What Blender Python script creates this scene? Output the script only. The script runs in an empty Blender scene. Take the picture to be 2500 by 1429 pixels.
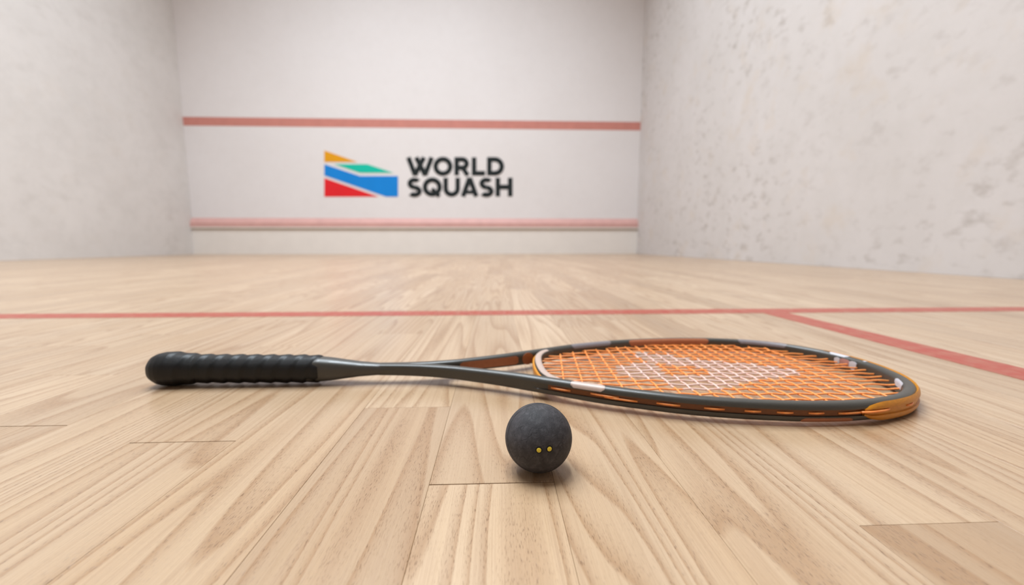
import bpy, bmesh, math, random
from mathutils import Vector, Matrix

random.seed(7)
scene = bpy.context.scene
COL = scene.collection

# ------------------------------------------------------------------ camera
FPX, YAW, PITCH, ROLL, CAM_H = 1004.956, 0.04025, 0.11702, -0.00045, 0.13548
cam_data = bpy.data.cameras.new('camera')
cam = bpy.data.objects.new('camera', cam_data)
COL.objects.link(cam)
scene.camera = cam
cam.location = (0, 0, CAM_H)
_fw = Vector((math.sin(YAW) * math.cos(PITCH), math.cos(YAW) * math.cos(PITCH), -math.sin(PITCH)))
_r = Vector((math.cos(YAW), -math.sin(YAW), 0))
_u = _r.cross(_fw)
_r2 = math.cos(ROLL) * _r + math.sin(ROLL) * _u
_u2 = -math.sin(ROLL) * _r + math.cos(ROLL) * _u
cam.rotation_euler = Matrix((_r2, _u2, -_fw)).transposed().to_euler()
cam_data.sensor_width = 36
cam_data.lens = FPX / 2500 * 36
cam_data.clip_start = 0.01
cam_data.clip_end = 60
cam_data.dof.use_dof = True
cam_data.dof.focus_distance = 0.237
cam_data.dof.aperture_fstop = 6.0

# ------------------------------------------------------------------ room size (metres)
XR = 2.028                 # right wall
XL = XR - 6.1746           # left wall
YF = 5.8861                # front wall
YB = YF - 9.75             # back wall
ZC = 5.6                   # ceiling
Y_SHORT = 0.8079           # centre of short line
X_BOX = 0.5525             # centre of the line running towards the camera

# ------------------------------------------------------------------ world, lights, exposure
world = bpy.data.worlds.new('world')
scene.world = world
world.use_nodes = True
world.node_tree.nodes['Background'].inputs[0].default_value = (0.9, 0.95, 1, 1)
world.node_tree.nodes['Background'].inputs[1].default_value = 0.0
scene.view_settings.view_transform = 'Standard'
scene.view_settings.look = 'None'
scene.view_settings.gamma = 1
scene.view_settings.use_curve_mapping = False
scene.view_settings.exposure = 0.0

def ceiling_lamp(x, y, sx, sy, power, color=(0.82, 0.92, 1.0)):
    d = bpy.data.lights.new('ceiling_lamp', 'AREA')
    d.shape = 'RECTANGLE'
    d.size, d.size_y = sx, sy
    d.energy = power
    d.spread = math.radians(132)          # louvred fittings
    d.color = color
    o = bpy.data.objects.new('ceiling_lamp', d)
    o.location = (x, y, ZC - 0.05)
    COL.objects.link(o)

XM = (XL + XR) / 2
for lx in (XM - 1.15, XM, XM + 1.15):
    for ly in (YF - 2.5, YF - 4.0, YF - 5.5):
        ceiling_lamp(lx, ly, 0.35, 1.2, 48.5)

# ------------------------------------------------------------------ pixel helpers (2500 x 1429 frame)
CAMP = Vector((0, 0, CAM_H))
def ray(px, py):
    return _fw + (px - 1250) / FPX * _r2 - (py - 714.5) / FPX * _u2
def on_wall(px, py, Y):
    d = ray(px, py)
    return CAMP + d * (Y / d.y)
def on_level(px, py, z):
    d = ray(px, py)
    return CAMP + d * ((z - CAM_H) / d.z)

# ------------------------------------------------------------------ material helpers
def lin(r, g, b):
    f = lambda c: (c / 255 / 12.92) if c / 255 <= 0.04045 else ((c / 255 + 0.055) / 1.055) ** 2.4
    return (f(r), f(g), f(b), 1)

class NT:
    def __init__(self, name):
        self.m = bpy.data.materials.new(name)
        self.m.use_nodes = True
        self.t = self.m.node_tree
        self.b = self.t.nodes['Principled BSDF']
    def n(self, kind, **kw):
        nd = self.t.nodes.new(kind)
        for k, v in kw.items():
            setattr(nd, k, v)
        return nd
    def link(self, a, b):
        self.t.links.new(a, b)
    def setin(self, sock, val):
        if hasattr(val, 'is_linked') or isinstance(val, bpy.types.NodeSocket):
            self.link(val, sock)
        else:
            sock.default_value = val
    def math(self, op, a, b=0.0, c=None, clamp=False):
        nd = self.n('ShaderNodeMath', operation=op, use_clamp=clamp)
        self.setin(nd.inputs[0], a)
        self.setin(nd.inputs[1], b)
        if c is not None:
            self.setin(nd.inputs[2], c)
        return nd.outputs[0]
    def noise(self, vec, scale=1.0, detail=2.0, rough=0.5, dist=0.0):
        nd = self.n('ShaderNodeTexNoise')
        self.link(vec, nd.inputs['Vector'])
        nd.inputs['Scale'].default_value = scale
        nd.inputs['Detail'].default_value = detail
        nd.inputs['Roughness'].default_value = rough
        nd.inputs['Distortion'].default_value = dist
        return nd.outputs['Fac']
    def mapping(self, vec, scale=(1, 1, 1), loc=(0, 0, 0), rot=(0, 0, 0)):
        nd = self.n('ShaderNodeMapping')
        self.link(vec, nd.inputs['Vector'])
        nd.inputs['Scale'].default_value = scale
        nd.inputs['Location'].default_value = loc
        nd.inputs['Rotation'].default_value = rot
        return nd.outputs[0]
    def ramp(self, fac, stops):
        nd = self.n('ShaderNodeValToRGB')
        self.link(fac, nd.inputs[0])
        el = nd.color_ramp.elements
        while len(el) < len(stops):
            el.new(0.5)
        for e, (p, c) in zip(el, stops):
            e.position = p
            e.color = c if len(c) == 4 else (*c, 1)
        return nd.outputs[0]
    def range(self, val, a, b, c=0.0, d=1.0):
        nd = self.n('ShaderNodeMapRange')
        self.link(val, nd.inputs[0])
        for i, q in enumerate((a, b, c, d)):
            nd.inputs[i + 1].default_value = q
        return nd.outputs[0]
    def mix(self, fac, a, b, blend='MIX'):
        nd = self.n('ShaderNodeMix', data_type='RGBA', blend_type=blend)
        self.setin(nd.inputs[0], fac)
        self.setin(nd.inputs[6], a)
        self.setin(nd.inputs[7], b)
        return nd.outputs[2]
    def bump(self, height, strength, distance):
        nd = self.n('ShaderNodeBump')
        nd.inputs['Strength'].default_value = strength
        nd.inputs['Distance'].default_value = distance
        self.link(height, nd.inputs['Height'])
        self.link(nd.outputs[0], self.b.inputs['Normal'])
    def pos(self):
        return self.n('ShaderNodeNewGeometry').outputs['Position']
    def obj(self):
        return self.n('ShaderNodeTexCoord').outputs['Object']

def flat_mat(name, rgb, rough=0.5, spec=0.5, metallic=0.0, vary=0.06, scale=400, coat=0.0):
    """plain colour with a little procedural unevenness"""
    N = NT(name)
    n = N.noise(N.obj(), scale, 3)
    c = lin(*rgb)
    k = [tuple(min(1, q * s) for q in c[:3]) + (1,) for s in (1 - vary, 1 + vary)]
    N.link(N.ramp(n, [(0.3, k[0]), (0.7, k[1])]), N.b.inputs['Base Color'])
    N.b.inputs['Roughness'].default_value = rough
    N.b.inputs['Specular IOR Level'].default_value = spec
    N.b.inputs['Metallic'].default_value = metallic
    N.b.inputs['Coat Weight'].default_value = coat
    return N.m

def wood_material(name, paint=None):
    N = NT(name)
    pos = N.pos()
    sd = N.n('ShaderNodeAttribute', attribute_name='seed').outputs['Fac']
    tone = N.n('ShaderNodeAttribute', attribute_name='tone').outputs['Fac']
    comb = N.n('ShaderNodeCombineXYZ')
    N.link(N.math('MULTIPLY', sd, 3.7), comb.inputs[0])
    N.link(N.math('MULTIPLY', sd, 91.3), comb.inputs[1])
    N.link(N.math('MULTIPLY', sd, 17.1), comb.inputs[2])
    add = N.n('ShaderNodeVectorMath', operation='ADD')
    N.link(pos, add.inputs[0])
    N.link(comb.outputs[0], add.inputs[1])
    p = add.outputs[0]
    # growth rings: contour lines of a long drawn noise, straight grain where they crowd together
    big = N.noise(N.mapping(p, (15, 0.95, 1)), 1.0, 1.2, 0.4)
    wob = N.noise(N.mapping(p, (150, 10, 1)), 1.0, 2.0)
    turns = N.math('MULTIPLY_ADD', N.math('FRACT', N.math('MULTIPLY', sd, 7.3)), 20.0, 12.0)
    rings = N.math('ADD', N.math('MULTIPLY', big, turns), N.math('MULTIPLY', wob, 0.13))
    fr = N.math('FRACT', rings)
    late = N.math('MULTIPLY', N.math('POWER', fr, 3.2), N.range(fr, 0.90, 1.0, 1.0, 0.0))
    # fibres, streaks and open pores along the grain
    fib = N.noise(N.mapping(p, (2000, 16, 1)), 1.0, 3.0, 0.62)
    streak = N.noise(N.mapping(p, (260, 4.5, 1)), 1.0, 3.0, 0.6)
    por = N.noise(N.mapping(p, (2600, 260, 1)), 1.0, 1.0, 0.5)
    pore_m = N.math('MULTIPLY', N.range(por, 0.60, 0.68), N.math('MULTIPLY_ADD', late, 1.9, 0.20), clamp=True)
    blot = N.noise(N.mapping(p, (22, 2.2, 1)), 1.0, 2.0)
    light = N.mix(tone, lin(158, 129, 101), lin(196, 168, 138))
    c0 = N.mix(N.math('MULTIPLY', N.range(blot, 0.32, 0.68), 0.55), light, lin(180, 146, 110))
    c1 = N.mix(N.math('MULTIPLY', late, 0.80, clamp=True), c0, lin(140, 98, 58))
    c2 = N.mix(N.math('MULTIPLY', N.range(streak, 0.46, 0.74), 0.42), c1, lin(148, 113, 80))
    c3 = N.mix(N.math('MULTIPLY', N.range(fib, 0.45, 0.72), 0.38), c2, lin(150, 118, 86))
    c4 = N.mix(N.math('MULTIPLY', pore_m, 0.62), c3, lin(104, 72, 44))
    col = c4
    if paint:
        wear = N.noise(N.mapping(pos, (60, 60, 1)), 1.0, 4.0, 0.6)
        thin = N.math('MULTIPLY', N.range(wear, 0.42, 0.75), 0.35)
        thin = N.math('ADD', thin, N.math('MULTIPLY', pore_m, 0.3), clamp=True)
        col = N.mix(thin, lin(*paint), c4)
    N.link(col, N.b.inputs['Base Color'])
    N.link(N.range(streak, 0.3, 0.7, 0.30, 0.42), N.b.inputs['Roughness'])
    N.b.inputs['Specular IOR Level'].default_value = 0.5
    N.b.inputs['Coat Weight'].default_value = 0.12 if paint else 0.55
    N.b.inputs['Coat Roughness'].default_value = 0.24
    hgt = N.math('SUBTRACT', N.math('MULTIPLY', fib, 0.5), N.math('ADD', pore_m, N.math('MULTIPLY', late, 0.3)))
    N.bump(hgt, 0.35, 0.00025)
    return N.m

def wall_material(name, base, marks, stain_amt, spot_amt, spot_scale):
    N = NT(name)
    pos = N.pos()
    mott = N.noise(pos, 1.6, 5, 0.6)
    fine = N.noise(pos, 9.0, 4, 0.65)
    c = N.mix(N.math('MULTIPLY', N.range(mott, 0.35, 0.72), stain_amt), lin(*base), lin(*marks))
    c = N.mix(N.math('MULTIPLY', N.range(fine, 0.45, 0.75), stain_amt * 0.8), c, lin(*marks))
    spots = N.noise(N.mapping(pos, (spot_scale, spot_scale * 0.75, spot_scale * 1.25), (3, 1, 7)), 1.0, 3, 0.62)
    clump = N.noise(pos, 0.9, 2)
    sm = N.math('MULTIPLY', N.range(spots, 0.54, 0.72), N.range(clump, 0.34, 0.62))
    c = N.mix(N.math('MULTIPLY', sm, spot_amt), c, lin(150, 138, 128))
    warm = N.noise(N.mapping(pos, (4.2, 4.2, 4.2), (9, 2, 4)), 1.0, 3, 0.6)
    c = N.mix(N.math('MULTIPLY', N.range(warm, 0.56, 0.72), spot_amt * 0.5), c, lin(201, 182, 160))
    N.link(c, N.b.inputs['Base Color'])
    N.b.inputs['Roughness'].default_value = 0.75
    N.b.inputs['Specular IOR Level'].default_value = 0.25
    N.bump(N.noise(pos, 60, 3), 0.12, 0.004)
    return N.m

M = {}
M['wood'] = wood_material('oak_strip_wood')
M['line'] = wood_material('red_floor_paint', (156, 46, 26))
M['wall_front'] = wall_material('front_wall_plaster', (224, 217, 215), (216, 208, 205), 0.35, 0.03, 5)
M['wall_left'] = wall_material('left_wall_plaster', (217, 211, 207), (200, 194, 189), 0.5, 0.15, 5)
M['wall_right'] = wall_material('right_wall_plaster', (209, 202, 199), (196, 189, 184), 0.5, 0.55, 13)
M['wall_back'] = wall_material('back_wall_plaster', (200, 196, 194), (190, 184, 180), 0.35, 0.1, 6)
M['ceiling'] = flat_mat('ceiling_paint', (205, 203, 201), 0.8, 0.2, vary=0.02, scale=4)
M['subfloor'] = flat_mat('subfloor_dark', (96, 70, 46), 0.8, 0.2, scale=30)
M['wall_red'] = flat_mat('wall_line_red', (196, 128, 116), 0.6, 0.3, vary=0.05, scale=9)
M['rail_red'] = flat_mat('tin_rail_red', (205, 158, 150), 0.5, 0.3, vary=0.05, scale=9)
M['tin'] = flat_mat('tin_panel_cream', (226, 217, 209), 0.5, 0.3, vary=0.02, scale=6)
M['tin_shadow_line'] = flat_mat('tin_shadow_tan', (188, 170, 148), 0.5, 0.3, vary=0.04, scale=6)  # tan stands in for the shadow line below the rail
M['yellow'] = flat_mat('logo_yellow', (222, 152, 8), 0.5, 0.3, vary=0.03, scale=5)
M['teal'] = flat_mat('logo_teal', (4, 186, 160), 0.5, 0.3, vary=0.03, scale=5)
M['blue'] = flat_mat('logo_blue', (4, 126, 206), 0.5, 0.3, vary=0.03, scale=5)
M['red'] = flat_mat('logo_red', (220, 28, 36), 0.5, 0.3, vary=0.03, scale=5)
M['letter'] = flat_mat('logo_lettering', (30, 35, 36), 0.6, 0.2, vary=0.03, scale=5)
M['carbon'] = flat_mat('racket_carbon', (56, 52, 45), 0.42, 0.65, vary=0.10, scale=900, coat=0.1)
M['copper'] = flat_mat('decal_copper', (160, 96, 62), 0.4, 0.5, vary=0.06, scale=300)
M['rose'] = flat_mat('decal_rose_silver', (184, 160, 147), 0.35, 0.5, vary=0.04, scale=300)
M['silver'] = flat_mat('decal_grey_silver', (120, 112, 113), 0.35, 0.5, vary=0.05, scale=300)
M['white'] = flat_mat('decal_white', (190, 187, 192), 0.4, 0.5, vary=0.03, scale=300)
M['pinkish'] = flat_mat('plug_pink', (170, 122, 114), 0.4, 0.5, vary=0.05, scale=300)
M['yellow_dot'] = flat_mat('dot_yellow', (224, 200, 66), 0.6, 0.3, vary=0.16, scale=1800)
M['dot_rim'] = flat_mat('dot_rim_black', (14, 14, 15), 0.6, 0.3, scale=800)

def amber(name, rgb, rough):
    N = NT(name)
    n = N.noise(N.mapping(N.obj(), (260, 260, 900)), 1.0, 3)
    c = lin(*rgb)
    d = tuple(q * 0.78 for q in c[:3]) + (1,)
    N.link(N.ramp(n, [(0.3, d), (0.7, c)]), N.b.inputs['Base Color'])
    N.b.inputs['Roughness'].default_value = rough
    N.b.inputs['Subsurface Weight'].default_value = 0.25
    N.b.inputs['Subsurface Radius'].default_value = (0.002, 0.001, 0.0004)
    return N.m
M['amber'] = amber('bumper_amber_plastic', (212, 136, 18), 0.38)
M['strip'] = amber('grommet_strip_amber', (118, 62, 6), 0.4)

def string_mat():
    N = NT('string_orange')
    paint = N.n('ShaderNodeAttribute', attribute_name='paint').outputs['Fac']
    n = N.noise(N.mapping(N.obj(), (420, 420, 420)), 1.0, 3)
    base = N.ramp(n, [(0.3, lin(252, 140, 62)), (0.7, lin(255, 168, 96))])
    fac = N.math('MULTIPLY', paint, N.range(n, 0.25, 0.5, 0.50, 0.80))
    N.link(N.mix(fac, base, lin(226, 208, 204)), N.b.inputs['Base Color'])
    N.b.inputs['Roughness'].default_value = 0.35
    N.b.inputs['Subsurface Weight'].default_value = 0.15
    N.b.inputs['Subsurface Radius'].default_value = (0.001, 0.0005, 0.0002)
    return N.m
M['string'] = string_mat()

def grip_mat():
    N = NT('grip_black_rubber')
    n = N.noise(N.obj(), 700, 3)
    big = N.noise(N.obj(), 60, 2)
    c = N.ramp(big, [(0.3, lin(8, 7, 6)), (0.7, lin(14, 12, 12))])
    N.link(c, N.b.inputs['Base Color'])
    N.b.inputs['Roughness'].default_value = 0.47
    N.b.inputs['Specular IOR Level'].default_value = 0.36
    N.bump(n, 0.25, 0.0004)
    return N.m
M['grip'] = grip_mat()

def ball_mat():
    N = NT('ball_scuffed_rubber')
    o = N.obj()
    # scuffs: short straight dark scratches plus grey dusty patches
    def scratches(scale, width, rot, jit):
        warp = N.n('ShaderNodeVectorMath', operation='ADD')
        N.link(N.mapping(o, (1, 1.9, 0.8), (0, 0, 0), rot), warp.inputs[0])
        nz = N.n('ShaderNodeTexNoise')
        nz.inputs['Scale'].default_value = 230
        N.link(o, nz.inputs['Vector'])
        sc = N.n('ShaderNodeVectorMath', operation='SCALE')
        sc.inputs['Scale'].default_value = jit
        N.link(nz.outputs['Color'], sc.inputs[0])
        N.link(sc.outputs[0], warp.inputs[1])
        vo = N.n('ShaderNodeTexVoronoi', feature='DISTANCE_TO_EDGE')
        vo.inputs['Scale'].default_value = scale
        N.link(warp.outputs[0], vo.inputs['Vector'])
        return N.range(vo.outputs['Distance'], 0.0, width, 1.0, 0.0)
    l1 = scratches(170, 0.05, (0.4, 0.7, 0.2), 0.0035)
    l2 = scratches(330, 0.07, (1.1, 0.2, 0.9), 0.0022)
    g1 = N.range(N.noise(o, 110, 2), 0.46, 0.60)
    g2 = N.range(N.noise(o, 150, 2), 0.50, 0.62)
    crease = N.math('MAXIMUM', N.math('MULTIPLY', l1, g1), N.math('MULTIPLY', N.math('MULTIPLY', l2, g2), 0.8))
    dust = N.noise(o, 260, 5, 0.7)
    patch = N.noise(o, 55, 3, 0.6)
    c = N.mix(N.range(patch, 0.35, 0.68), lin(44, 41, 42), lin(66, 63, 65))
    c = N.mix(N.math('MULTIPLY', N.range(dust, 0.46, 0.75), 0.6), c, lin(90, 86, 88))
    c = N.mix(N.math('MULTIPLY', crease, 0.62), c, lin(16, 15, 16))
    N.link(c, N.b.inputs['Base Color'])
    N.b.inputs['Roughness'].default_value = 0.68
    N.b.inputs['Specular IOR Level'].default_value = 0.3
    N.bump(N.math('SUBTRACT', N.math('MULTIPLY', dust, 0.7), N.math('MULTIPLY', crease, 0.3)), 0.45, 0.0003)
    return N.m
M['ball'] = ball_mat()

# ------------------------------------------------------------------ object helpers
def mesh_obj(name, verts, faces, mat, parent=None, smooth=False, sharp=None):
    me = bpy.data.meshes.new(name)
    me.from_pydata([tuple(p) for p in verts], [], faces)
    me.validate()
    bm = bmesh.new()
    bm.from_mesh(me)
    bmesh.ops.recalc_face_normals(bm, faces=bm.faces)
    bm.to_mesh(me)
    bm.free()
    if smooth:
        me.shade_smooth()
        if sharp:
            me.set_sharp_from_angle(angle=math.radians(sharp))
    me.materials.append(mat)
    o = bpy.data.objects.new(name, me)
    COL.objects.link(o)
    if parent:
        o.parent = parent
    return o

def box(x0, x1, y0, y1, z0, z1):
    v = [(x, y, z) for z in (z0, z1) for y in (y0, y1) for x in (x0, x1)]
    f = [(0, 2, 3, 1), (4, 5, 7, 6), (0, 1, 5, 4), (2, 6, 7, 3), (0, 4, 6, 2), (1, 3, 7, 5)]
    return v, f

def tag(o, label, cat, group=None, kind=None):
    o['label'] = label
    o['category'] = cat
    if group:
        o['group'] = group
    if kind:
        o['kind'] = kind
    return o

def empty(name, loc, rz=0.0):
    o = bpy.data.objects.new(name, None)
    o.empty_display_size = 0.05
    o.location = loc
    o.rotation_euler = (0, 0, rz)
    COL.objects.link(o)
    return o

# ------------------------------------------------------------------ room shell
T = 0.12
def shell(name, b, mat, label, cat):
    o = mesh_obj(name, *box(*b), mat)
    return tag(o, label, cat, kind='structure')

wall_front = shell('wall_front', (XL - T, XR + T, YF, YF + T, -0.15, ZC), M['wall_front'],
                   'smooth pale front wall with red service line and logo', 'wall')
shell('wall_left', (XL - T, XL, YB, YF, -0.15, ZC), M['wall_left'], 'pale plastered side wall at the left', 'wall')
shell('wall_right', (XR, XR + T, YB, YF, -0.15, ZC), M['wall_right'], 'pale side wall at the right speckled with ball marks', 'wall')
shell('wall_back', (XL - T, XR + T, YB - T, YB, -0.15, ZC), M['wall_back'], 'plain back wall of the court behind the camera', 'wall')
shell('ceiling', (XL - T, XR + T, YB - T, YF + T, ZC, ZC + T), M['ceiling'], 'flat white court ceiling', 'ceiling')
floor = shell('floor', (XL, XR, YB, YF, -0.15, -0.012), M['subfloor'], 'light oak strip floor with red court lines', 'floor')

# service line painted on the front wall, the full width of the court
mesh_obj('service_line', *box(XL, XR, YF - 0.0015, YF + 0.01, 1.710, 1.822), M['wall_red'], wall_front)

# tin along the bottom of the front wall: cream panel, tan strip painted as the shadow line under the rail, red rail with slanted top
tin = tag(empty('trim_1', (XL, YF, 0)), 'cream tin board with red rail along the bottom of the front wall', 'trim', kind='structure')
TW = XR - XL
mesh_obj('tin_panel', *box(0, TW, -0.022, -0.0005, 0, 0.335), M['tin'], tin)
mesh_obj('tin_shadow_line', *box(0, TW, -0.028, -0.0005, 0.3352, 0.352), M['tin_shadow_line'], tin)
mesh_obj('tin_strip', *box(0, TW, -0.045, -0.0005, 0.3522, 0.372), M['tin'], tin)
rv = []
for x in (0, TW):
    rv += [(x, -0.0005, 0.3722), (x, -0.047, 0.3722), (x, -0.047, 0.43), (x, -0.0005, 0.494)]
mesh_obj('tin_rail', rv, [(0, 1, 2, 3), (4, 7, 6, 5), (0, 4, 5, 1), (1, 5, 6, 2), (2, 6, 7, 3), (3, 7, 4, 0)], M['rail_red'], tin)

# ------------------------------------------------------------------ floor planks
PW = 0.0712
X_REF = -0.0382
JOINTS = {0: [0.2207, 0.98], -1: [0.3335, -0.08], -2: [-0.05, 0.62], -3: [0.279, 0.86], -4: [0.02, 0.55], -5: [0.3097, 0.74],
          1: [-0.12, 0.51], 2: [0.0, 0.66], 3: [0.1778, 0.72], 4: [0.05, 0.47], 5: [-0.02, 0.58]}
TONES = {(0, 0.2207): 0.52, (0, -1): 0.95, (-1, 0.3335): 0.85, (-1, -0.08): 0.25, (-2, -0.05): 0.62, (-3, 0.279): 0.55,
         (-3, -1): 0.60, (-4, 0.02): 0.66, (-5, 0.3097): 0.40, (-5, -1): 0.30, (1, -0.12): 0.62, (2, 0.0): 0.55,
         (3, 0.1778): 0.68, (3, -1): 0.0, (4, 0.05): 0.45, (5, -0.02): 0.55}
rng = random.Random(21)
planks = []
k0 = math.floor((XL - X_REF) / PW)
k1 = math.ceil((XR - X_REF) / PW)
for k in range(k0, k1):
    xa, xb = max(XL, X_REF + k * PW), min(XR, X_REF + (k + 1) * PW)
    if xb - xa < 0.004:
        continue
    js = [YB]
    fixed = sorted(JOINTS.get(k, []))
    y = YB + rng.uniform(0.1, 0.6)
    while y < YF - 0.15:
        if not fixed or y < fixed[0] - 0.3 or y > fixed[-1] + 0.3:
            js.append(y)
        y += rng.uniform(0.40, 0.78)
    js = sorted(js + fixed) + [YF]
    for a, b in zip(js[:-1], js[1:]):
        t = TONES.get((k, a))
        if t is None and b in fixed and a not in fixed:
            t = TONES.get((k, -1))
        if t is None:
            t = min(1, max(0, rng.gauss(0.55, 0.30)))
        planks.append((k, xa, xb, a, b, t, rng.random(), rng.uniform(-0.00008, 0.0)))

OPEN = (0.2207, 0.279, 0.3097)      # end joints that stand open
def plank_geo(p):
    k, xa, xb, a, b, t, s, dz = p
    g, bv = 0.00006, 0.00020
    ga, gb = (0.00035 if q in OPEN else 0.00006 for q in (a, b))
    xa, xb, a, b = xa + g, xb - g, a + ga, b - gb
    v = [(xa, a, -0.011), (xb, a, -0.011), (xb, b, -0.011), (xa, b, -0.011),
         (xa, a, dz - bv), (xb, a, dz - bv), (xb, b, dz - bv), (xa, b, dz - bv),
         (xa + bv, a + bv, dz), (xb - bv, a + bv, dz), (xb - bv, b - bv, dz), (xa + bv, b - bv, dz)]
    f = [(3, 2, 1, 0)]
    for i in range(4):
        j = (i + 1) % 4
        f.append((i, j, 4 + j, 4 + i))
        f.append((4 + i, 4 + j, 8 + j, 8 + i))
    f.append((8, 9, 10, 11))
    return v, f

def set_attr(me, name, vals):
    a = me.attributes.new(name, 'FLOAT', 'POINT')
    a.data.foreach_set('value', vals)

def in_view(p):
    """size on the picture of the plank's visible stretch, 0 when outside the frame"""
    k, xa, xb, a, b, t, s, dz = p
    best = 0
    for i in range(9):
        y = a + (b - a) * i / 8
        q = Vector(((xa + xb) / 2, y, 0)) - CAMP
        d = q.dot(_fw)
        if d < 0.12:
            continue
        px = 1250 + FPX * q.dot(_r2) / d
        py = 714.5 - FPX * q.dot(_u2) / d
        if -60 < px < 2560 and py < 1500:
            best = max(best, (b - a) * (xb - xa) * CAM_H / d ** 3)
    return best

ranked = sorted(planks, key=in_view, reverse=True)
single, rest = ranked[:300], ranked[300:]
for p in single:
    v, f = plank_geo(p)
    o = mesh_obj('plank', v, f, M['wood'], floor)
    set_attr(o.data, 'seed', [p[6]] * 12)
    set_attr(o.data, 'tone', [p[5]] * 12)
V, F, S, TN = [], [], [], []
for p in rest:
    v, f = plank_geo(p)
    n = len(V)
    V += v
    F += [tuple(i + n for i in q) for q in f]
    S += [p[6]] * 12
    TN += [p[5]] * 12
o = mesh_obj('planks', V, F, M['wood'], floor)
o['kind'] = 'stuff'
set_attr(o.data, 'seed', S)
set_attr(o.data, 'tone', TN)

# red court lines on the floor
for b in ((XL, XR, Y_SHORT - 0.026, Y_SHORT + 0.026, -0.0005, 0.00025),
          (X_BOX - 0.025, X_BOX + 0.025, YB + 0.4, Y_SHORT - 0.0262, -0.0005, 0.00025)):
    o = mesh_obj('court_line', *box(*b), M['line'], floor)
    set_attr(o.data, 'seed', [0.37] * 8)
    set_attr(o.data, 'tone', [0.5] * 8)

# ------------------------------------------------------------------ logo on the front wall
LY = YF - 0.0025
lo = on_wall(1020, 480, YF)
logo = tag(empty('wall_logo', (lo.x, YF, lo.z)), 'coloured box emblem with dark WORLD SQUASH lettering on front wall', 'logo')
def logo_pt(cx, cy, y):
    w = on_wall(740 + cx / 4.464, 330 + cy / 4.464, YF)
    return Vector((w.x - lo.x, y, w.z - lo.z))
def logo_shape(name, polys, mat, depth=0.003):
    vs, fs = [], []
    for i, poly in enumerate(polys):
        d = depth + 0.00012 * i
        n, c = len(vs), len(poly)
        vs += [logo_pt(x, y, -d) for x, y in poly] + [logo_pt(x, y, -0.0004) for x, y in poly]
        fs.append(tuple(range(n, n + c)))
        fs += [(n + j, n + (j + 1) % c, n + c + (j + 1) % c, n + c + j) for j in range(c)]
    return mesh_obj(name, vs, fs, mat, logo)
logo_shape('emblem_panel', [[(232, 168), (590, 293), (232, 293)]], M['yellow'])['label'] = 'yellow wedge'
logo_shape('emblem_panel', [[(340, 318), (700, 318), (985, 412), (620, 412)]], M['teal'])['label'] = 'teal slab'
logo_shape('emblem_panel', [[(232, 318), (620, 447), (1035, 447), (1035, 672), (905, 672), (232, 440)]], M['blue'])['label'] = 'blue band'
logo_shape('emblem_panel', [[(232, 468), (825, 672), (232, 672)]], M['red'])['label'] = 'red wedge'

SW = 52
def seg(a, b, w=SW):
    (x0, y0), (x1, y1) = a, b
    l = math.hypot(x1 - x0, y1 - y0)
    nx, ny = -(y1 - y0) / l * w / 2, (x1 - x0) / l * w / 2
    return [(x0 + nx, y0 + ny), (x1 + nx, y1 + ny), (x1 - nx, y1 - ny), (x0 - nx, y0 - ny)]
def arc(cx, cy, rx, ry, a0, a1, n=20, w=SW):
    out = []
    for i in range(n):
        q = []
        for t, s in ((i, 1), (i + 1, 1), (i + 1, -1), (i, -1)):
            a = math.radians(a0 + (a1 - a0) * t / n)
            q.append((cx + (rx + s * w / 2) * math.cos(a), cy + (ry + s * w / 2) * math.sin(a)))
        out.append(q)
    return out
def s_letter(x0, y0):
    # two stacked bowls, 155 wide and 208 high
    cx = x0 + 78
    up = arc(cx, y0 + 62, 50, 39, -35, -270, 16, 52)
    lo_ = arc(cx + 2, y0 + 146, 54, 39, -90, 140, 16, 52)
    return up + lo_
LET = {
    'W': [seg((1147, 243), (1222, 440)), seg((1218, 440), (1318, 243)), seg((1232, 243), (1332, 440)), seg((1328, 440), (1402, 243))],
    'O': arc(1524, 342, 80, 79, 0, 360, 32),
    'R': [seg((1674, 243), (1674, 440)), seg((1660, 266), (1738, 266)), seg((1660, 357), (1738, 357)), seg((1735, 350), (1795, 440), 50)]
         + arc(1736, 311.5, 47, 45.5, -90, 90, 12),
    'L': [seg((1863, 243), (1863, 440)), seg((1850, 417), (1985, 417))],
    'D': [seg((2030, 243), (2030, 440)), seg((2015, 266), (2092, 266)), seg((2015, 417), (2092, 417))] + arc(2090, 341.5, 75, 75.5, -90, 90, 16),
    'S': s_letter(1135, 466),
    'Q': arc(1408, 567, 80, 79, 0, 360, 32) + [seg((1405, 585), (1485, 668), 42)],
    'U': [seg((1554, 465), (1554, 585)), seg((1685, 465), (1685, 585))] + arc(1619.5, 583, 65.5, 65, 0, 180, 16),
    'A': [seg((1815, 465), (1742, 670)), seg((1815, 465), (1888, 670)), seg((1770, 622), (1860, 622), 40)],
    'S2': s_letter(1918, 466),
    'H': [seg((2122, 465), (2122, 670)), seg((2257, 465), (2257, 670)), seg((2110, 567), (2270, 567))],
}
for ch, polys in LET.items():
    logo_shape('letter', polys, M['letter'])

# ------------------------------------------------------------------ squash ball
BC = Vector((0.02537, 0.23533, 0.0200))
BR = 0.0200
ball = tag(empty('squash_ball', (BC.x, BC.y, 0)), 'scuffed dark grey rubber ball with two yellow dots on the floor', 'ball')
bm = bmesh.new()
bmesh.ops.create_icosphere(bm, subdivisions=6, radius=BR)
me = bpy.data.meshes.new('ball_body')
bm.to_mesh(me)
bm.free()
me.shade_smooth()
me.materials.append(M['ball'])
body = bpy.data.objects.new('ball_body', me)
COL.objects.link(body)
body.parent = ball
body.location = (0, 0, BR)
body.rotation_euler = (0.5, 0.3, 1.2)

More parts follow.
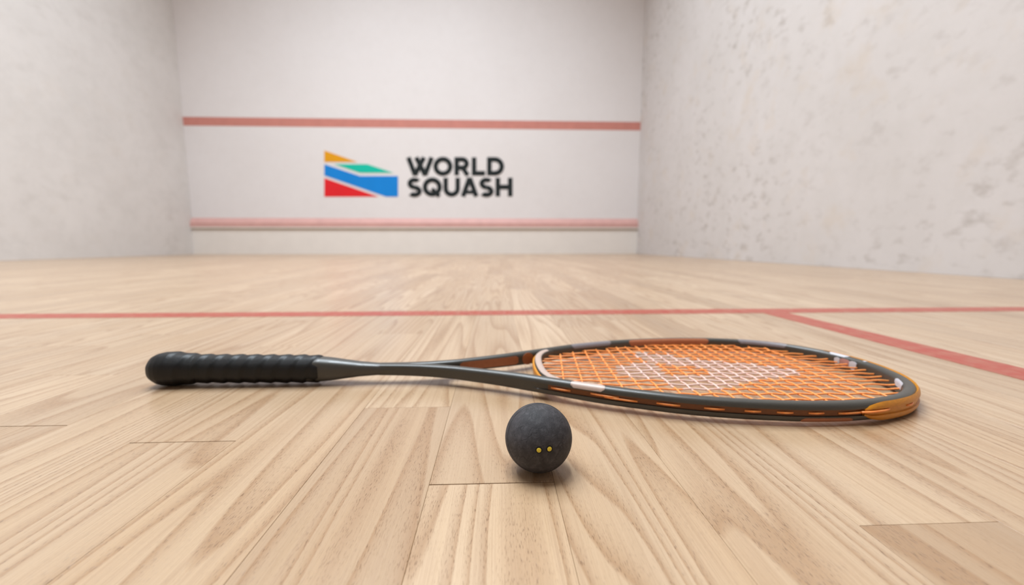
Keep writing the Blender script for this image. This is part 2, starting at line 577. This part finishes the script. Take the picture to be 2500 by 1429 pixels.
def dome_patch(name, n, rad, lift, mat):
    """small disc that follows the curve of the ball"""
    n = n.normalized()
    a = n.orthogonal().normalized()
    b = n.cross(a)
    vs, fs = [n * (BR + lift)], []
    rings, seg_n = 3, 24
    for r in range(1, rings + 1):
        ang = rad / BR * r / rings
        for s in range(seg_n):
            t = 2 * math.pi * s / seg_n
            d = n * math.cos(ang) + (a * math.cos(t) + b * math.sin(t)) * math.sin(ang)
            vs.append(d * (BR + lift * (1 if r < rings else 0.2)))
    for s in range(seg_n):
        fs.append((0, 1 + s, 1 + (s + 1) % seg_n))
        for r in range(rings - 1):
            p, q = 1 + r * seg_n, 1 + (r + 1) * seg_n
            fs.append((p + s, q + s, q + (s + 1) % seg_n, p + (s + 1) % seg_n))
    o = mesh_obj(name, vs, fs, mat, ball, True)
    o.location = (0, 0, BR)
    return o
def hit_ball(px, py):
    d = ray(px, py).normalized()
    oc = CAMP - BC
    b = oc.dot(d)
    return CAMP + d * (-b - math.sqrt(b * b - oc.dot(oc) + BR * BR)) - BC
for px, py in ((1315.7, 1099.7), (1341.6, 1096.8)):
    n = hit_ball(px, py)
    rim = dome_patch('dot_rim', n, 0.00200, 0.00008, M['dot_rim'])
    o = dome_patch('dot', n, 0.00142, 0.00020, M['yellow_dot'])
    o['label'] = 'small yellow dot'
# moulding seam around the ball, close to its outline at the top
sv, sf = [], []
ax = Vector((0.10, -0.93, 0.36)).normalized()
a = ax.orthogonal().normalized()
b = ax.cross(a)
off = 0.0050
rr = math.sqrt(BR * BR - off * off)
for i in range(96):
    t = 2 * math.pi * i / 96
    e = a * math.cos(t) + b * math.sin(t)
    c = ax * off + e * rr
    nn = c.normalized()
    for j in range(6):
        u = 2 * math.pi * j / 6
        sv.append(c + nn * (0.00010 * math.cos(u)) + ax * (0.00022 * math.sin(u)))
for i in range(96):
    for j in range(6):
        sf.append((i * 6 + j, i * 6 + (j + 1) % 6, ((i + 1) % 96) * 6 + (j + 1) % 6, ((i + 1) % 96) * 6 + j))
o = mesh_obj('seam', sv, sf, M['ball'], ball, True)
o.location = (0, 0, BR)

# ------------------------------------------------------------------ squash racket
RX, RY, RZ = -0.338, 0.4005, math.radians(-0.6)
racket = tag(empty('squash_racket', (RX, RY, 0), RZ), 'dark grey squash racket with orange strings and black grip lying on floor', 'racket')
rc, rs = math.cos(RZ), math.sin(RZ)
def to_local(w):
    x, y = w.x - RX, w.y - RY
    return Vector((x * rc + y * rs, -x * rs + y * rc, w.z))
def zmid(s):
    return 0.0160 + (0.0087 - 0.0160) * min(1, max(0, s / 0.72))

OUT = [(0.225, 0.0058), (0.240, 0.0062), (0.256, 0.0073), (0.274, 0.0100), (0.295, 0.0152), (0.315, 0.0228), (0.334, 0.0303),
       (0.3525, 0.0385), (0.388, 0.0560), (0.424, 0.0740), (0.456, 0.0868), (0.486, 0.0970), (0.518, 0.1042), (0.548, 0.1085),
       (0.573, 0.1105), (0.606, 0.1095), (0.638, 0.1040), (0.668, 0.0925), (0.692, 0.0745), (0.709, 0.0500), (0.7175, 0.0240), (0.7200, 0.0)]
ctrl = [Vector((s, -w)) for s, w in OUT] + [Vector((s, w)) for s, w in OUT[-2::-1]]
def catmull(P, sub=12):
    out = []
    for i in range(len(P) - 1):
        p0, p1, p2, p3 = P[max(i - 1, 0)], P[i], P[i + 1], P[min(i + 2, len(P) - 1)]
        for j in range(sub):
            t = j / sub
            out.append(0.5 * (2 * p1 + (p2 - p0) * t + (2 * p0 - 5 * p1 + 4 * p2 - p3) * t * t + (3 * p1 - p0 - 3 * p2 + p3) * t ** 3))
    out.append(P[-1].copy())
    return out
def resample(P, n):
    L = [0]
    for p, q in zip(P[:-1], P[1:]):
        L.append(L[-1] + (q - p).length)
    out, j = [], 0
    for i in range(n):
        d = L[-1] * i / (n - 1)
        while j < len(L) - 2 and L[j + 1] < d:
            j += 1
        t = (d - L[j]) / max(1e-9, L[j + 1] - L[j])
        out.append(P[j].lerp(P[j + 1], min(1, max(0, t))))
    return out
NP = 401
outer = resample(catmull(ctrl), NP)
def frames(P):
    res = []
    for i in range(len(P)):
        t = (P[min(i + 1, len(P) - 1)] - P[max(i - 1, 0)]).normalized()
        res.append(Vector((t.y, -t.x)))
    return res
nrm = frames(outer)
def lerp_tab(x, tab):
    if x <= tab[0][0]:
        return tab[0][1]
    for (a, p), (b, q) in zip(tab[:-1], tab[1:]):
        if x <= b:
            return p + (q - p) * (x - a) / (b - a)
    return tab[-1][1]
def tube_w(s): return lerp_tab(s, [(0.23, 0.0085), (0.36, 0.0100), (0.42, 0.0098), (0.72, 0.0098)])
def tube_h(s): return lerp_tab(s, [(0.23, 0.0108), (0.30, 0.0122), (0.36, 0.0142), (0.42, 0.0152), (0.72, 0.0152)])
def groove(s): return lerp_tab(s, [(0.372, 0.0), (0.385, 0.0022), (0.72, 0.0022)])
GV = 0.0026
def profile(w, h, g, grow=0.0):
    """section points (outward u, up v); 25 of them, grown along the surface by grow"""
    r = 0.0040
    r = min(r, w / 2 - 0.0003, h / 2 - GV - 0.0002)
    pts = []
    def corner(cu, cv, a0, a1):
        for i in range(5):
            a = math.radians(a0 + (a1 - a0) * i / 4)
            pts.append((cu + (r + grow) * math.cos(a), cv + (r + grow) * math.sin(a)))
    pts.append((-w / 2 - grow, 0))
    corner(-w / 2 + r, h / 2 - r, 180, 90)
    corner(w / 2 - r, h / 2 - r, 90, 0)
    pts.append((w / 2 + grow, GV))
    pts.append((w / 2 - g + grow, GV - 0.0003))
    pts.append((w / 2 - g + grow, -GV + 0.0003))
    pts.append((w / 2 + grow, -GV))
    corner(w / 2 - r, -h / 2 + r, 0, -90)
    corner(-w / 2 + r, -h / 2 + r, -90, -180)
    return pts
def station(i, pts):
    p, n = outer[i], nrm[i]
    s = p.x
    w = tube_w(s)
    c = p - n * (w / 2)
    return [Vector((c.x + n.x * u, c.y + n.y * u, zmid(s) + v)) for u, v in pts]
def loft(rings, closed=True, cap=True):
    vs, fs = [], []
    m = len(rings[0])
    for r in rings:
        vs += r
    for i in range(len(rings) - 1):
        for j in range(m if closed else m - 1):
            k = (j + 1) % m
            fs.append((i * m + j, i * m + k, (i + 1) * m + k, (i + 1) * m + j))
    if cap and closed:
        fs.append(tuple(range(m - 1, -1, -1)))
        fs.append(tuple((len(rings) - 1) * m + j for j in range(m)))
    return vs, fs

frame = mesh_obj('frame', *loft([station(i, profile(tube_w(p.x), tube_h(p.x), groove(p.x))) for i, p in enumerate(outer)]),
                 M['carbon'], racket, True, 38)

def nearest(s, side):
    """index on the outline at length s, side -1 near / +1 far"""
    return min(range(NP), key=lambda i: abs(outer[i].x - s) + (10 if outer[i].y * side < 0 else 0))
def decal(i0, i1, idx, mat, label=None, grow=0.00022, name='decal'):
    """thin sticker following the frame between two outline indices"""
    rings_o, step = [], 1 if i1 > i0 else -1
    ds = (outer[1] - outer[0]).length
    def part(poly, k):
        n = len(poly) - 1
        res = []
        for j in range(n + 1):
            t = (0.5 - 0.5 * k + k * j / n) * n
            a = min(int(t), n - 1)
            f = t - a
            res.append((poly[a][0] * (1 - f) + poly[a + 1][0] * f, poly[a][1] * (1 - f) + poly[a + 1][1] * f))
        return res
    for i in range(i0, i1 + step, step):
        s = outer[i].x
        e = min(abs(i - i0), abs(i1 - i)) * ds
        k = 0.45 + 0.55 * math.sqrt(max(0, 1 - max(0, 1 - e / 0.0035) ** 2))
        q = profile(tube_w(s), tube_h(s), groove(s), grow)
        inn = profile(tube_w(s), tube_h(s), groove(s), 0.00004)
        pts = part([q[j] for j in idx], k) + list(reversed(part([inn[j] for j in idx], k)))
        rings_o.append(station(i, pts))
    o = mesh_obj(name, *loft(rings_o), mat, frame, True, 40)
    if label:
        o['label'] = label
    return o
TOP = [3, 4, 5, 6, 7, 8]
wx = lambda x: x - RX
decal(nearest(wx(0.064), -1), nearest(wx(0.0885), -1), [5, 6, 7, 8, 9, 10], M['rose'], 'pale rose sticker')
decal(nearest(wx(0.083), 1), nearest(wx(0.134), 1), [1, 2, 3, 4, 5, 6], M['silver'], 'grey silver sticker')
decal(nearest(wx(0.160), 1), nearest(wx(0.266), 1), [0, 1, 2, 3, 4], M['copper'], 'copper sticker')
decal(nearest(wx(0.303), 1), nearest(wx(0.350), 1), [1, 2, 3, 4, 5, 6], M['silver'], 'grey silver sticker')
decal(nearest(wx(0.228), -1), nearest(wx(0.269), -1), [15, 16, 17, 18], M['copper'], 'copper sticker')
decal(nearest(wx(-0.040), 1), nearest(wx(0.019), 1), [23, 24, 0, 1, 2], M['copper'], 'copper sticker')
# round copper badge on the inside of the far arm
ib = nearest(wx(0.0285), 1)
pb, nb = outer[ib], nrm[ib]
cb = pb - nb * tube_w(pb.x)
tb = Vector((-nb.y, nb.x))
bv_, bf_ = [], []
for lift in (-0.0001, 0.00035):
    for j in range(28):
        t = 2 * math.pi * j / 28
        q = cb + tb * (0.0068 * math.cos(t)) - nb * lift
        bv_.append((q.x, q.y, zmid(pb.x) + 0.0066 * math.sin(t)))
bf_ = [tuple(range(28)), tuple(range(28, 56))] + [(j, (j + 1) % 28, 28 + (j + 1) % 28, 28 + j) for j in range(28)]
mesh_obj('badge', bv_, bf_, M['copper'], frame)['label'] = 'round copper badge'
# white marks and clear plugs near the tip on the far side
def near_y(yw):
    return min(range(NP // 2, NP), key=lambda i: abs(outer[i].y + RY + (outer[i].x) * rs - yw) + (5 if outer[i].x < 0.66 else 0))
decal(near_y(0.4315), near_y(0.4125), TOP, M['white'], 'white mark')
decal(near_y(0.3950), near_y(0.3800), TOP, M['white'], 'white mark')
decal(near_y(0.4250), near_y(0.4180), [24, 0, 1, 2], M['white'], 'white plug', 0.0010, 'plug')
decal(near_y(0.4175), near_y(0.4080), [24, 0, 1, 2], M['pinkish'], 'pink plug', 0.0008, 'plug')
decal(near_y(0.4075), near_y(0.3980), [24, 0, 1, 2], M['white'], 'white plug', 0.0010, 'plug')
it = min(range(NP), key=lambda i: (outer[i] - to_local(Vector((0.3555, 0.338, 0))).to_2d()).length)
decal(it - 4, it + 4, [0, 1, 2, 3], M['white'], 'small white mark')

# amber grommet strip lying in the groove, near side and far side
def strip(i0, i1):
    rings = []
    for i in range(i0, i1 + 1):
        w = tube_w(outer[i].x)
        a, b, hgt = w / 2 - 0.0023, w / 2 - 0.0012, GV - 0.0004
        rings.append(station(i, [(a, -hgt), (b, -hgt), (b, hgt), (a, hgt)]))
    return mesh_obj('grommet_strip', *loft(rings), M['strip'], racket, True, 30)
i_b0, i_b1 = nearest(wx(0.281), -1), nearest(wx(0.366), 1)
strip(nearest(wx(0.0455), -1), i_b0)
strip(i_b1, nearest(wx(0.0455), 1))

# amber bumper guard round the tip: a shell with two lobes and a channel between them
def bumper():
    n = i_b1 - i_b0
    st = i_b0 - 1
    en = i_b1 + 1
    rings = []
    for i in range(st, en + 1):
        s = outer[i].x
        e = min((i - st), (en - i)) * (outer[1] - outer[0]).length
        k = min(1, e / 0.021)
        k = 0.38 + 0.62 * math.sin(k * math.pi / 2) ** 0.8
        th = 0.0006 + 0.0010 * min(1, e / 0.006)
        q = profile(tube_w(s), tube_h(s), 0.0012, th)
        idx = [8, 9, 10, 11, 12, 13, 14, 15, 16, 17]
        o_ = [(q[j][0], q[j][1] * (k if abs(q[j][1]) > GV else 1)) for j in idx]
        r_ = [(tube_w(s) / 2 - 0.0023, v * 0.8) for u, v in reversed(o_)]
        r_[0] = (o_[-1][0] - 0.0003, o_[-1][1] + 0.0007)
        r_[-1] = (o_[0][0] - 0.0003, o_[0][1] - 0.0007)
        rings.append(station(i, o_ + r_))
    return mesh_obj('bumper_guard', *loft(rings), M['amber'], racket, True, 50)
bumper()

# string runs showing in the groove
def tube_path(pts, rad, seg_n=6):
    rings = []
    for i, p in enumerate(pts):
        t = (pts[min(i + 1, len(pts) - 1)] - pts[max(i - 1, 0)]).normalized()
        a = t.cross(Vector((0, 0, 1)))
        a = a.normalized() if a.length > 1e-6 else Vector((1, 0, 0))
        b = a.cross(t)
        rings.append([p + (a * math.cos(2 * math.pi * j / seg_n) + b * math.sin(2 * math.pi * j / seg_n)) * rad for j in range(seg_n)])
    return loft(rings)
SR = 0.00082
def string_run(x0, x1, side, v0=0.0, v1=0.0, lift=0.0):
    i0, i1 = sorted((nearest(wx(x0), side), nearest(wx(x1), side)))
    if side > 0:
        v0, v1 = v1, v0
    pts = []
    for i in range(i0, i1 + 1):
        t = (i - i0) / max(1, i1 - i0)
        w = tube_w(outer[i].x)
        dip = 0.0009 * (max(0, 1 - t * (i1 - i0) / 2) + max(0, 1 - (1 - t) * (i1 - i0) / 2))
        pts += station(i, [(w / 2 - 0.0004 + lift - dip, v0 + (v1 - v0) * t)])
    o = mesh_obj('string_run', *tube_path(pts, SR), M['string'], racket, True)
    set_attr(o.data, 'paint', [0.0] * len(o.data.vertices))
RUNS = [(0.048, 0.064, 0, 0, 0), (0.078, 0.100, 0.0007, 0.0004, 0), (0.090, 0.114, -0.0004, -0.0007, 0), (0.127, 0.1435, 0, 0, 0), (0.159, 0.173, 0, 0, 0),
        (0.187, 0.199, 0, 0, 0), (0.2115, 0.2225, 0, 0, 0), (0.235, 0.246, 0, 0, 0), (0.257, 0.279, -0.0003, 0.0002, 0.0), (0.273, 0.3005, 0.0006, 0.0012, 0.0022)]
for side in (-1, 1):
    for x0, x1, v0, v1, lf in RUNS:
        string_run(x0, x1, side, v0, v1, lf)
string_run(0.322, 0.333, -1, 0.0008, 0.001, 0.0016)

# bridge that closes the head at the throat
BP = [(0.404, -0.0585), (0.394, -0.0500), (0.387, -0.0400), (0.3825, -0.0250), (0.3808, 0.0), (0.3825, 0.0250), (0.387, 0.0400), (0.394, 0.0500), (0.404, 0.0585)]
bpath = resample(catmull([Vector(p) for p in BP]), 61)
bn = frames(bpath)        # points back toward the head centre or the throat; flip to the throat
bn = [n if n.x < 0 else -n for n in bn]
def bstation(i, pts):
    p, n = bpath[i], bn[i]
    return [Vector((p.x + n.x * u, p.y + n.y * u, zmid(p.x) + v)) for u, v in pts]
def rrect(w, h, r, n=4):
    out = []
    for cu, cv, a0 in ((w / 2 - r, h / 2 - r, 0), (-w / 2 + r, h / 2 - r, 90), (-w / 2 + r, -h / 2 + r, 180), (w / 2 - r, -h / 2 + r, 270)):
        for i in range(n + 1):
            a = math.radians(a0 + 90 * i / n)
            out.append((cu + r * math.cos(a), cv + r * math.sin(a)))
    return out
bridge = mesh_obj('bridge', *loft([bstation(i, rrect(0.0078, 0.0132, 0.0032)) for i in range(61)]), M['carbon'], racket, True, 50)
mesh_obj('bridge_strip', *loft([bstation(i, [(u + 0.0042, v) for u, v in rrect(0.0034, 0.0070, 0.0015)]) for i in range(9, 52)]), M['amber'], racket, True, 50)
def top_pts(g):
    q = rrect(0.0078 + 2 * g, 0.0132 + 2 * g, 0.0032 + g)
    return q[2:8]
mesh_obj('decal', *loft([bstation(i, top_pts(0.00025) + list(reversed(top_pts(0.00004)))) for i in range(6, 55)]), M['rose'], bridge, True, 40)['label'] = 'pale rose highlight band'  # pinkish highlight along the bridge top, laid on as colour

# shaft between grip and fork
def sup(hw, hh, e, n=40):
    pts = []
    for j in range(n):
        a = 2 * math.pi * j / n
        c, s = math.cos(a), math.sin(a)
        pts.append((hw * math.copysign(abs(c) ** e, c), hh * math.copysign(abs(s) ** e, s)))
    return pts
SH = [(0.150, 0.0110, 0.0115, 0.75), (0.168, 0.0112, 0.0117, 0.72), (0.178, 0.0105, 0.0107, 0.72), (0.190, 0.0092, 0.0090, 0.72), (0.205, 0.0078, 0.0070, 0.74),
      (0.222, 0.0066, 0.0058, 0.78), (0.240, 0.0062, 0.0053, 0.8), (0.260, 0.0066, 0.0050, 0.8), (0.280, 0.0072, 0.0044, 0.85), (0.292, 0.0060, 0.0030, 0.9)]
rings = []
for i in range(61):
    s = 0.150 + (0.292 - 0.150) * i / 60
    hw = lerp_tab(s, [(a, b) for a, b, c, d in SH])
    hh = lerp_tab(s, [(a, c) for a, b, c, d in SH])
    e = lerp_tab(s, [(a, d) for a, b, c, d in SH])
    rings.append([Vector((s, u, zmid(s) + v)) for u, v in sup(hw, hh, e)])
mesh_obj('shaft', *loft(rings), M['carbon'], racket, True, 60)

# grip: octagonal handle wound with a black tape, flared butt
G0, GE = 0.0068, 0.168
def grip_r(s):
    return lerp_tab(s, [(0.0, 0.0080), (0.0010, 0.0108), (0.003, 0.0126), (0.007, 0.0146), (0.012, 0.0157), (0.020, 0.0160), (0.028, 0.0154), (0.036, 0.0143), (0.0432, 0.0138),
                        (0.060, 0.0134), (0.150, 0.0131), (GE - 0.004, 0.0128), (GE, 0.0119)])
rings = []
NS, NA = 230, 56
for i in range(NS + 1):
    s = G0 + (GE - G0) * i / NS
    R = grip_r(s - G0 if s < 0.05 else s)
    fade = min(1, max(0, (s - 0.020) / 0.015))
    ring = []
    for j in range(NA):
        a = 2 * math.pi * j / NA
        octo = 1.0 + 0.012 * math.cos(8 * a + math.pi) * 1.0
        ph = (s / 0.0150 + 2 * a / (2 * math.pi) + 0.3) % 1.0
        ridge = (ph / 0.72) if ph < 0.72 else (1 - ph) / 0.28
        r = R * octo + fade * 0.0011 * (ridge - 0.5)
        ring.append(Vector((s, r * 0.97 * math.cos(a), zmid(s) + 0.0002 + r * 1.02 * math.sin(a))))
    rings.append(ring)
grip = mesh_obj('grip', *loft(rings), M['grip'], racket, True, 55)

# strings: long mains and cross strings woven through them
def inner_half(s):
    lo_i = nearest(s, -1)
    return abs(outer[lo_i].y) - tube_w(s) * 0.6
def paint_mask(s, y, poly):
    ins = False
    n = len(poly)
    for i in range(n):
        (x0, y0), (x1, y1) = poly[i], poly[(i + 1) % n]
        if (y0 > y) != (y1 > y) and s < (x1 - x0) * (y - y0) / (y1 - y0) + x0:
            ins = not ins
    return ins
def px_poly(pp):
    return [tuple(to_local(on_level(x, y, 0.0118)))[:2] for x, y in pp]
ST_OUT = px_poly([(1552, 861), (1632, 863), (1655, 872), (1750, 879), (1850, 886), (1945, 899), (1955, 911), (1870, 922), (1815, 932), (1785, 944),
                  (1745, 951), (1690, 951), (1640, 945), (1622, 926), (1560, 925), (1505, 914), (1502, 893), (1560, 886), (1590, 879), (1552, 872)])
ST_IN = px_poly([(1598, 886), (1640, 889), (1722, 897), (1732, 911), (1690, 918), (1630, 915), (1612, 900)])
def painted(s, y):
    return 1.0 if paint_mask(s, y, ST_OUT) and not paint_mask(s, y, ST_IN) else 0.0
MAINS = [0.0955 * (0.90 * t + 0.10 * t ** 3) for t in [(k - 8.5) / 8.5 for k in range(18)]]
def main_phase(y):
    if y <= MAINS[0]:
        return (y - MAINS[0]) / 0.013
    for k in range(17):
        if y <= MAINS[k + 1]:
            return k + (y - MAINS[k]) / (MAINS[k + 1] - MAINS[k])
    return 17 + (y - MAINS[-1]) / 0.013
CROSS = [0.066, 0.082, 0.098, 0.1135, 0.128, 0.1425, 0.156, 0.1695, 0.1825, 0.195, 0.2075, 0.2195, 0.2315, 0.2435, 0.2555, 0.268, 0.281, 0.295, 0.310, 0.326]
def lean(x):            # strings by the throat run a little askew
    return 0.13 * max(0, 1 - (x - 0.05) / 0.11)
def make_string(name, pts):
    vs, fs = tube_path(pts, SR, 6)
    o = mesh_obj(name, vs, fs, M['string'], racket, True)
    pv = []
    for p in pts:
        pv += [painted(p.x, p.y)] * 6
    set_attr(o.data, 'paint', pv[:len(o.data.vertices)])
# head outline as y -> (s at the bridge, s at the tip)
tip_side = [(abs(p.y), p.x) for p in outer if p.x > 0.575]
def tip_s(y):
    return min(tip_side, key=lambda q: abs(q[0] - abs(y)))[1] - tube_w(0.7) * 0.75
low_side = [(abs(p.y), p.x) for p in outer if 0.36 < p.x < 0.575]
def low_s(y):
    if abs(y) < 0.050:
        return min(((abs(p.y - y), p.x) for p in bpath))[1] + 0.002
    return min(low_side, key=lambda q: abs(q[0] - abs(y) - 0.006))[1]
for mi, y in enumerate(MAINS):
    a, b = low_s(y), tip_s(y)
    n = max(20, int((b - a) / 0.0022))
    pts = []
    for i in range(n + 1):
        s = a + (b - a) * i / n
        # phase of weave by counting crosses passed
        xw = s + RX
        c = 0
        while c < len(CROSS) and CROSS[c] < xw:
            c += 1
        if c == 0:
            fc = (xw - CROSS[0]) / 0.015
        elif c == len(CROSS):
            fc = len(CROSS) - 1 + (xw - CROSS[-1]) / 0.015
        else:
            fc = c - 1 + (xw - CROSS[c - 1]) / (CROSS[c] - CROSS[c - 1])
        dz = 0.00042 * math.cos(math.pi * (fc + mi))
        pts.append(Vector((s, y, zmid(s) + dz)))
    make_string('main_string', pts)
for ci, xw in enumerate(CROSS):
    s0 = wx(xw)
    hw = inner_half(s0)
    ln = lean(xw)
    n = max(20, int(2 * hw / 0.0022))
    pts = []
    for i in range(n + 1):
        y = -hw + 2 * hw * i / n
        s = s0 + ln * y
        y2 = y
        lim = inner_half(s)
        if abs(y2) > lim:
            y2 = math.copysign(lim, y2)
        fm = main_phase(y2)
        dz = -0.00042 * math.cos(math.pi * (fm + ci))
        pts.append(Vector((s, y2, zmid(s) + dz)))
    make_string('cross_string', pts)
